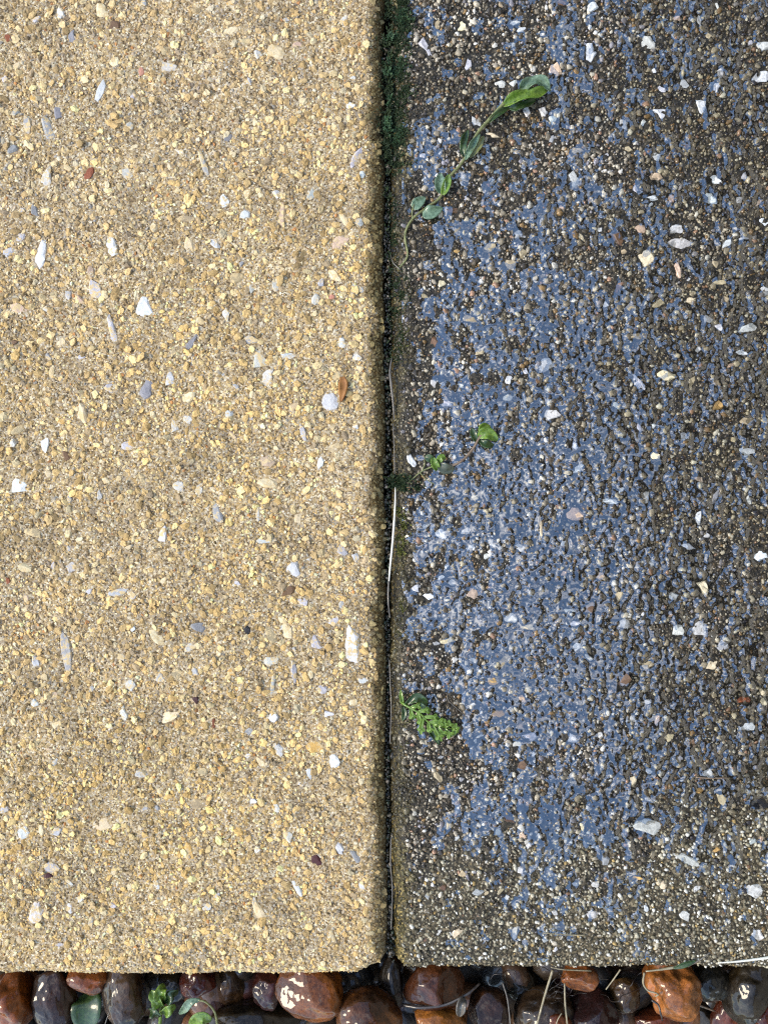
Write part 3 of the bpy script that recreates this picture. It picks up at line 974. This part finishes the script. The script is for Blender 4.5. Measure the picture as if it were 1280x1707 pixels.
# ------------------------------------------------------------------ moss in the joint
def moss(name, label, spots, n, hgt, mat, seed):
    """Fine upright leafy shoots scattered round the given places (px, py, spread_x, spread_y, z)."""
    rg = np.random.default_rng(seed)
    V, F = [], []
    for _ in range(int(n * 1.5)):
        px, py, sx, sy, z = spots[rg.integers(len(spots))]
        x, y = px + rg.normal() * sx, py + rg.uniform(-1, 1) * sy
        x += 5 * vn(y, 0., 22., 50) + 3 * vn(y, 0., 7., 51)
        if rg.random() < .5 + .8 * vn(x, y, 9., 52):
            continue
        b = np.array([(x - 640) * S, (853.5 - y) * S, 0.])
        dL, dR = seam_left(b[1]) - b[0], b[0] - seam_right(b[1])
        if dL > .0002:
            b[2] = top_z(dL, 1.) - .0002
        elif dR > .0002:
            b[2] = top_z(dR, 1.) - .0002
        else:
            b[2] = z * MM
        a = rg.uniform(0, 6.28)
        lean = rg.uniform(.2, 1.1)
        hh = hgt * rg.uniform(.5, 1.2)
        d = np.array([math.cos(a) * lean, math.sin(a) * lean, 1.]); d /= np.linalg.norm(d)
        sd_ = np.array([-math.sin(a), math.cos(a), 0]) * hgt * .13
        m1 = b + d * hh * .55
        tip = b + d * hh + np.array([0, 0, -.25 * hh * lean])
        i = len(V)
        V += [b - sd_ * .6, b + sd_ * .6, m1 + sd_, m1 - sd_, tip, m1 + np.array([0, 0, .12 * hh])]
        F += [(i, i + 1, i + 5), (i + 1, i + 2, i + 5), (i + 3, i, i + 5), (i + 2, i + 4, i + 5), (i + 4, i + 3, i + 5)]
    o = link(name, mesh_np(name, V, F, True, None, mat), kind="stuff")
    o["label"] = label
    return o


moss("moss", "dense dark green moss filling the upper joint between the slabs",
     [(656, y, 9.5, 14, -2.2) for y in range(-4, 285, 14)] + [(668, y, 8, 14, -2.0) for y in range(10, 270, 14)] + [(653, 345, 6, 40, -3), (655, 400, 6, 30, -3)], 7500, .0024, M_MOSS, 1)
moss("moss", "brighter green moss cushions in the uppermost joint",
     [(655, 55, 6, 9, -1), (662, 105, 7, 10, -1), (660, 118, 9, 6, -1), (652, 205, 5, 12, -1), (664, 222, 6, 14, -1), (650, 165, 4, 8, -1), (668, 28, 5, 10, -1)], 1100, .0026, M_MOSS_GREEN, 6)
moss("moss", "thin dark moss on the dark slab's edge below the wilted sprig",
     [(662, y, 6, 14, -3) for y in range(440, 600, 12)] + [(668, 500, 8, 40, -2)], 1300, .002, M_MOSS, 2)
moss("moss", "yellow-green moss streak beside the long pale straw", [(672, 872, 4, 26, -2), (668, 905, 4, 22, -2)], 420, .0026, M_MOSS_YELLOW, 3)
moss("moss", "mossy tuft in the joint at the roots of the small seedling", [(663, 803, 7, 10, -2), (672, 800, 8, 7, -1), (680, 812, 10, 5, -1)], 420, .003, M_MOSS, 4)
moss("moss", "faint yellowish moss on the dark slab's edge beside the feathery leaf",
     [(670, 1190, 5, 60, -2), (668, 1030, 5, 30, -2), (672, 560, 6, 30, -2)], 420, .0016, M_MOSS_YELLOW, 5)

# ------------------------------------------------------------------ wilted sprig on the dark slab
Z = .0016
sp = link("wilted_sprig", None, label="long wilted green weed sprig lying across the dark slab", cat="weed")
stem = [(663, 449, -1), (679, 426, .4), (675, 391, 1.0), (687, 365, 1.6), (710, 346, 1.8), (734, 328, 1.8), (743, 302, 2.2), (771, 269, 1.8),
        (792, 227, 2.4), (813, 201, 2.4), (839, 173, 2.6), (863, 156, 3.2), (888, 145, 3)]
link("stem", tube_me("stem", [P(x, y, z * MM) for x, y, z in stem], .00042, .00075, M_STEM, 7, 6, wob=.08), sp)
link("root", tube_me("root", [P(x, y, z * MM) for x, y, z in [(667, 449, 0), (655, 437, -.5), (651, 424, .5)]], .0003, .0001, M_STRAW_GREY), sp)
link("side_stem", tube_me("side_stem", [P(x, y, z * MM) for x, y, z in [(687, 365, 1.6), (687, 352, 2), (690, 340, 2.2)]], .0003, .0003, M_STEM), sp)


def lf(parent, pts, w, mat, **kw):
    return leaf("leaf", [P(x, y, z * MM) for x, y, z in pts], w * S, mat, parent, **kw)


rounded = lambda u: max(0.05, math.sin(math.pi * min(1, .06 + .95 * u ** .8))) ** .6
lf(sp, [(688, 346, 1.8), (698, 337, 2.4), (709, 328, 1.8)], 19, M_LEAF_PALE, profile=rounded, cup=.2, seed=1)
lf(sp, [(704, 356, 1.6), (720, 353, 2.4), (738, 346, 1.6)], 23, M_LEAF_PALE, profile=rounded, cup=.15, seed=2, wave=.15)
lf(sp, [(736, 322, 1.8), (733, 305, 2.6), (734, 288, 1.8)], 20, M_LEAF_PALE, profile=rounded, cup=.35, seed=3)
lf(sp, [(738, 324, 2.4), (745, 306, 3), (748, 290, 2.2)], 15, M_LEAF, profile=rounded, cup=.4, seed=4)
lf(sp, [(773, 262, 2), (772, 240, 2.6), (780, 216, 1.8)], 14, M_LEAF_DARK, cup=.4, seed=5, wave=.6)
lf(sp, [(776, 266, 2), (786, 245, 3.2), (800, 222, 2)], 13, M_LEAF_PALE, cup=.5, seed=6, wave=.6)
lf(sp, [(782, 262, 2), (797, 246, 2.6), (806, 226, 1.6)], 12, M_STEM, cup=.45, seed=16, wave=.6)
lf(sp, [(812, 205, 2), (830, 190, 2.6), (850, 178, 1.8)], 12, M_LEAF_DARK, cup=.5, seed=17, wave=.3)
lf(sp, [(838, 176, 2.4), (862, 164, 4.2), (890, 158, 3.6), (912, 150, 2.2)], 25, M_LEAF, cup=.55, seed=7, wave=.5)
lf(sp, [(848, 180, 2), (868, 176, 3), (893, 166, 2.2)], 17, M_LEAF_DARK, cup=.3, seed=8, wave=.6)
lf(sp, [(868, 150, 3), (884, 138, 4.4), (902, 136, 4), (917, 152, 2.6)], 22, M_LEAF_PALE, profile=rounded, cup=.45, seed=9, wave=.6)

# small seedling
sd2 = link("seedling", None, label="small uprooted seedling with curved brown stem on the wet slab's middle", cat="weed")
link("stem", tube_me("stem", [P(x, y, z * MM) for x, y, z in [(803, 724, 3.5), (797, 733, 3.2), (789, 747, 3), (770, 768, 3), (751, 776, 2.6), (730, 774, 2.2)]], .0005, .00055, M_STEM_BROWN, 7), sd2)
link("root", tube_me("root", [P(x, y, z * MM) for x, y, z in [(730, 774, 2.0), (704, 785, 1.2), (688, 798, .4), (676, 807, 0), (660, 819, -1.5)]], .00038, .00015, M_STEM, 6, wob=.15), sd2)
link("root", tube_me("root", [P(x, y, z * MM) for x, y, z in [(704, 785, 1.2), (708, 772, 1), (706, 766, 1)]], .0003, .00015, M_STEM), sd2)
link("root", tube_me("root", [P(x, y, z * MM) for x, y, z in [(700, 788, 1.0), (712, 800, 1), (726, 808, .8)]], .00025, .0001, M_STEM), sd2)
lf(sd2, [(797, 728, 3), (812, 722, 4.6), (829, 734, 2.6)], 22, M_LEAF, cup=.4, seed=21, wave=.35)
lf(sd2, [(799, 724, 3), (806, 712, 4.2), (818, 712, 3)], 14, M_LEAF, cup=.3, seed=22, wave=.3)
lf(sd2, [(799, 734, 2.6), (810, 740, 3.2), (823, 742, 1.8)], 14, M_LEAF_DARK, cup=.3, seed=23, wave=.3)
lf(sd2, [(796, 738, 2), (790, 725, 2.6), (786, 714, 1.8)], 13, M_LEAF_DARK, cup=.3, seed=24)
lf(sd2, [(731, 776, 2.4), (744, 782, 3.2), (758, 780, 2)], 19, M_LEAF_CLEAR, profile=rounded, cup=.35, seed=25)
lf(sd2, [(730, 783, 2), (724, 772, 3.2), (722, 762, 2)], 14, M_LEAF, profile=rounded, cup=.35, seed=26)
lf(sd2, [(730, 770, 2.6), (736, 762, 3.6), (742, 765, 2.6)], 12, M_LEAF, profile=rounded, cup=.3, seed=27)
lf(sd2, [(724, 768, 1.6), (716, 764, 2), (708, 762, 1.2)], 14, M_LEAF_DARK, cup=.3, seed=28)

# feathery leaf
ft = link("feathery_weed", None, label="bright green feathery leaf growing out of the joint near the dark slab's front", cat="weed")
rib = [(668, 1170, -1), (676, 1176, 1.5), (699, 1189, 3.6), (716, 1206, 3.8), (732, 1212, 3.4), (757, 1216, 2.2)]
link("midrib", tube_me("midrib", [P(x, y, z * MM) for x, y, z in rib], .0006, .0003, M_LEAF, 6), ft)
rp = smooth_path([np.array([x, y, z]) for x, y, z in rib], 8)
lobe = lambda u: .55 + .75 * math.sin(math.pi * min(1, u * .9)) if u < .97 else .35
for k, i in enumerate(range(11, len(rp) - 1, 4)):
    c = rp[i]; t = rp[i + 1] - rp[i - 1]; t = t[:2] / np.linalg.norm(t[:2])
    nrm = np.array([-t[1], t[0]])
    L = 23 * math.sin(math.pi * (.22 + .70 * (i - 11) / (len(rp) - 11))) 
    L0 = L
    for s_ in (-1, 1):
        L = L0 * random.uniform(.6, 1.2)
        d = nrm * s_ * random.uniform(.6, .95) + t * random.uniform(.5, 1.0)
        a = c[:2]; m_ = a + d * L * .55; e = a + d * L + t * 3
        lo = leaf("leaflet", [P(*a, c[2] * MM), P(*m_, (c[2] + .7) * MM), P(*e, (c[2] - .4) * MM)], 5.5 * S, M_LEAF, ft, profile=lobe, cup=.2, seed=40 + k)
        for q_ in (.6,):
            b0 = a + (e - a) * q_
            for s2 in (-1, 1):
                dd = d * .8 + np.array([-d[1], d[0]]) * s2 * .8
                leaf("leaflet_tooth", [P(*b0, (c[2] + .5) * MM), P(*(b0 + dd * 3.4), (c[2] + .6) * MM), P(*(b0 + dd * 6.4), (c[2] + .1) * MM)], 4.5 * S, M_LEAF, lo, profile=lobe, cup=.2, n=4, nw=4)
lf(ft, [(676, 1175, 1), (692, 1163, 2.6), (704, 1166, 2.4), (712, 1174, 1.6)], 16, M_LEAF_DARK, cup=.35, seed=61, wave=.5)
lf(ft, [(697, 1172, 2), (704, 1178, 2.4), (712, 1180, 1.8)], 9, M_LEAF_PALE, cup=.35, seed=62)
lf(ft, [(672, 1176, 0), (669, 1163, 1), (668, 1150, .6)], 7, M_LEAF, cup=.3, seed=63)
lf(ft, [(672, 1178, 0), (674, 1190, 1), (671, 1202, .4)], 9, M_LEAF_DARK, cup=.3, seed=64)
lf(ft, [(712, 1212, 2), (722, 1226, 1.6), (732, 1242, .8)], 9, M_LEAF_DARK, cup=.3, seed=65, wave=.4)

# ------------------------------------------------------------------ straws and bits in the joint
def straw(label, pts, r0, r1, mat, name="straw", cat="straw", flat=1.0, rmid=None, group=None):
    return link(name, tube_me(name, [P(x, y, z * MM) for x, y, z in pts], r0 * MM, r1 * MM, mat, 7, 6, flat, .06, rmid and rmid * MM), None, label, cat, group)


straw("long bleached white straw standing in the joint beside the yellow-green moss", [(659, 812, -1), (658.5, 844, 0), (655, 897, .3), (650, 949, 0), (648, 972, -1)], .2, .25, M_STRAW_WHITE, rmid=.75)
straw("thin brown straw continuing below the white one in the joint", [(648, 968, -1), (647, 1000, -.5), (650, 1030, -1.5)], .45, .3, M_STRAW_GREY)
straw("grey bent grass blade in the joint left of the puddles", [(653, 596, -2), (650, 618, -.5), (652, 640, .3), (655, 668, -.5), (657, 700, -1)], .15, .2, M_STRAW_GREY, flat=.5, rmid=1.0)
straw("hair-thin grass stalk in the joint above the seedling's roots", [(655, 706, -1), (657, 745, -.3), (658, 790, -1)], .2, .25, M_STRAW_GREY)
straw("fine dark fibre in the lower joint beside the feathery leaf", [(649, 1100, -1.5), (651, 1150, -1), (652, 1185, -.8), (650, 1240, -1.6)], .25, .25, M_STRAW_GREY)
straw("fine grey fibre in the joint close to the slabs' front corners", [(652, 1395, -1.8), (651, 1440, -1.4), (654, 1485, -1), (652, 1550, -1.8)], .3, .25, M_STRAW_GREY)
straw("thin dry root on the wet slab right of the feathery leaf", [(748, 1148, 1), (746, 1166, 1.6), (760, 1180, 1.4), (778, 1197, 1.4), (788, 1220, 1)], .18, .12, M_STRAW_GREY)
straw("small dark twig lying on the wet slab's right part", [(1160, 1296, 1.2), (1185, 1298, 1.6), (1212, 1297, 1.2)], .3, .25, M_STEM_BROWN, "twig", "twig")

# bark flake on the pale slab
bk = leaf_me("bark_flake", [P(571, 628, 1.2 * MM), P(572, 645, 1.9 * MM), P(568, 669, 1.1 * MM)], 13 * S, M_BARK, profile=lambda u: .55 + .5 * math.sin(3 * u + .2) - .75 * max(0, u - .75) * 2, cup=.2, seed=3, wave=.15)
o = link("bark_flake", bk, None, "thin orange-brown bark flake lying on the pale slab", "bark flake")
mo = o.modifiers.new("thickness", 'SOLIDIFY'); mo.thickness = .0006

# ------------------------------------------------------------------ straws, roots and plants among the pebbles
STR = [("pale straw leaning down from under the dark slab", [(921, 1618, -10), (908, 1660, -14), (894, 1712, -14)], .75, .6, M_STRAW),
       ("upright straw right of the leaning one among the pebbles", [(941, 1640, -14), (942, 1675, -14), (946, 1712, -14)], .55, .6, M_STRAW),
       ("short slanting straw below the bright orange pebble", [(1034, 1617, -12), (1022, 1634, -14), (1010, 1650, -16)], .5, .35, M_STRAW),
       ("dull straw at the left of the straw group", [(838, 1640, -18), (846, 1668, -18), (851, 1712, -18)], .5, .5, M_STRAW_GREY),
       ("thin straw crossing beside the upright one", [(936, 1690, -12), (930, 1700, -12), (925, 1714, -12)], .35, .35, M_STRAW),
       ("faint straw between the green leaf and the brown egg-shaped pebble", [(190, 1674, -16), (181, 1692, -14), (174, 1712, -14)], .3, .3, M_STRAW_GREY)]
for lab, pts, r0, r1, m in STR:
    straw(lab, pts, r0 * .7, r1 * .7, m)
straw("dark root curving from the joint's foot toward the straws", [(670, 1676, -22), (700, 1680, -18), (740, 1676, -16), (778, 1658, -14), (800, 1640, -16)], .8, .5, M_ROOT, "root", "root")
straw("curly pale tendril hanging left of the large pale orange pebble", [(1074, 1622, -8), (1072, 1640, -8), (1080, 1652, -8), (1092, 1656, -7), (1097, 1659, -8), (1092, 1662, -9)], .45, .3, M_STRAW, "tendril", "tendril")
straw("black hooked root over the large pale orange pebble", [(1086, 1668, -8), (1097, 1676, -7), (1101, 1690, -6), (1104, 1702, -8)], .5, .35, M_ROOT, "root", "root")
straw("reddish twig pointing right beneath the grey pebble", [(1140, 1671, -16), (1165, 1677, -14), (1190, 1686, -16)], .55, .4, M_STEM_BROWN, "twig", "twig")
straw("white straw lying along the dark slab's front right edge", [(1196, 1606, .2), (1235, 1603, .8), (1290, 1596, 1)], .25, .6, M_STRAW_WHITE)
straw("pale straw along the dark slab's lip left of the green blade", [(1076, 1620, -4), (1100, 1617, -3), (1126, 1613, -1.5)], .3, .6, M_STRAW)
straw("tan straw sticking along the dark slab's front lip near the bright orange pebble", [(918, 1613, -4), (940, 1617, -5), (985, 1619, -6)], .3, .35, M_STRAW)
straw("thin grey stalk crossing the front of the dark slab", [(1146, 1612, 0), (1168, 1600, 1), (1184, 1588, 1.2)], .3, .25, M_STRAW_GREY)
straw("fine straw lying near the wet slab's front centre", [(905, 1556, 1.2), (940, 1559, 1.6), (975, 1560, 1.2)], .2, .25, M_STRAW)
gb = leaf("grass_blade", [P(1122, 1615, -.5 * MM), P(1140, 1608, .8 * MM), P(1160, 1602, 1.2 * MM)], 10 * S, M_LEAF_DARK, None, cup=.4)
gb["label"] = "short dark green grass blade on the dark slab's front lip"; gb["category"] = "grass blade"

RV, RF = [], []
for k in range(14):
    x0 = random.uniform(820, 1090)
    y0 = random.uniform(1618, 1660)
    pts = [P(x0, y0, -.020)]
    a = random.uniform(0, 6)
    for _ in range(6):
        a += random.uniform(-1.4, 1.4)
        x0 += 13 * math.cos(a); y0 += 9 * math.sin(a)
        pts.append(P(x0, y0, random.uniform(-.024, -.013)))
    tm = tube_me("rootlets", pts, .00022, .00012, M_ROOT, 5, 4)
    off_ = len(RV)
    RV += [tuple(v.co) for v in tm.vertices]
    RF += [tuple(i + off_ for i in p.vertices) for p in tm.polygons if len(p.vertices) == 4]
    bpy.data.meshes.remove(tm)
ro = link("rootlets", mesh_np("rootlets", RV, RF, True, None, M_ROOT), kind="stuff")
ro["label"] = "tangle of fine dark rootlets under the dark slab's front edge"

# grit and silt caught in the joint
rg = np.random.default_rng(55)
n = 1500
gy_ = rg.uniform(-.19, .2, n)
gx_ = seam_left(gy_) + (seam_right(gy_) - seam_left(gy_)) * rg.random(n)
gz_ = rg.uniform(-.0075, -.0035, n)
gr_ = rg.uniform(.0003, .0009, n)
gt_ = pick(rg, n, [(4, (.03, .025, .015)), (2, (.07, .055, .03)), (2, (.02, .03, .012)), (.5, (.25, .2, .14))])
jo = blobs("joint_grit", np.stack([gx_, gy_, gz_], -1), np.stack([gr_ * 1.2, gr_, gr_], -1), gt_, 0, .25, M_WET_GRAIN, rg, None, "stuff")
jo["label"] = "dark silt and grit caught in the joint between the slabs"

bl = leaf("broad_leaf", [P(150, 1652, -30 * MM), P(146, 1680, -24 * MM), P(140, 1722, -26 * MM)], 56 * S, M_LEAF_DARK, None, cup=.18, wave=.1, thick=.0004)
bl["label"] = "broad dark green leaf lying between pebbles at the lower left"; bl["category"] = "leaf"
spr = link("leafy_sprout", None, label="small green lobed sprout growing among pebbles below the pale slab", cat="weed")
link("stem", tube_me("stem", [P(266, 1716, -30 * MM), P(268, 1690, -22 * MM), P(272, 1664, -16 * MM)], .0009, .0006, M_LEAF, 6), spr)
for k, (pts, w, m) in enumerate([([(270, 1680, -20), (262, 1668, -15), (252, 1652, -16)], 24, M_LEAF), ([(272, 1674, -18), (284, 1660, -14), (297, 1652, -17)], 20, M_LEAF_DARK),
                                 ([(272, 1668, -16), (268, 1656, -13), (274, 1642, -17)], 22, M_LEAF), ([(270, 1690, -20), (282, 1684, -16), (292, 1676, -18)], 18, M_LEAF),
                                 ([(268, 1694, -20), (258, 1690, -17), (249, 1682, -20)], 16, M_LEAF_DARK)]):
    lf(spr, pts, w, m, cup=.3, seed=80 + k, wave=.5)
cl = link("curled_leaf_stalk", None, label="narrow green leaf on an arching stalk right of the leafy sprout", cat="weed")
link("stem", tube_me("stem", [P(363, 1714, -20 * MM), P(358, 1688, -13 * MM), P(344, 1672, -11 * MM), (P(330, 1668, -11 * MM))], .0006, .0004, M_STEM, 6), cl)
lf(cl, [(334, 1667, -11), (318, 1670, -10.5), (308, 1682, -12), (299, 1691, -15)], 15, M_LEAF_PALE, cup=.3, seed=90)
rl = leaf("round_leaf", [P(322, 1712, -20 * MM), P(336, 1698, -16 * MM), P(352, 1702, -18 * MM)], 30 * S, M_LEAF, None, profile=rounded, cup=.2)
rl["label"] = "rounded light green leaf at the bottom edge under the arching stalk"; rl["category"] = "leaf"
bd = leaf("dry_bud", [P(766, 1694, -16 * MM), P(768, 1676, -12 * MM), P(772, 1660, -16 * MM)], 19 * S, M_STRAW_GREY, None, cup=.5, thick=.0006)
bd["label"] = "pale dry bud scale between the flat orange pebble and dark brown pebble"; bd["category"] = "bud"

# ------------------------------------------------------------------ unseen wall and eave, added as something dark for the water to mirror
M_WALL = plain("rough_render", (.22, .20, .17), (.30, .27, .23), .02, .9, bumpd=.003)
M_TIMBER = plain("dark_timber", (.03, .025, .02), (.05, .042, .034), .01, .6)
M_TILE = plain("roof_tile", (.07, .05, .04), (.12, .085, .065), .01, .8)


def box(name, x0, x1, y0, y1, z0, z1, mat, parent):
    V = [(x, y, z) for x in (x0, x1) for y in (y0, y1) for z in (z0, z1)]
    F = [(0, 1, 3, 2), (4, 6, 7, 5), (0, 4, 5, 1), (2, 3, 7, 6), (0, 2, 6, 4), (1, 5, 7, 3)]
    return link(name, mesh_np(name, V, F, False, None, mat), parent)


hs = link("added_house", None, label="unseen rendered wall and dark timber eave, added for the water to reflect", cat="added_house")
EX = .98
box("wall", EX + .35, EX + .6, -3, 3, -.05, 2.42, M_WALL, hs)
box("soffit", EX + .02, EX + .5, -3.2, 3.2, 2.424, 2.44, M_TIMBER, hs)
box("fascia", EX, EX + .018, -3.2, 3.2, 2.41, 2.58, M_TIMBER, hs)
rv = mesh_np("roof", [(EX - .05, -3.25, 2.585), (EX + 2.6, -3.25, 4.1), (EX + 2.6, 3.25, 4.1), (EX - .05, 3.25, 2.585),
                      (EX - .05, -3.25, 2.61), (EX + 2.6, -3.25, 4.13), (EX + 2.6, 3.25, 4.13), (EX - .05, 3.25, 2.61)],
             [(0, 3, 2, 1), (4, 5, 6, 7), (0, 1, 5, 4), (2, 3, 7, 6), (0, 4, 7, 3), (1, 2, 6, 5)], False, None, M_TILE)
link("roof", rv, hs)
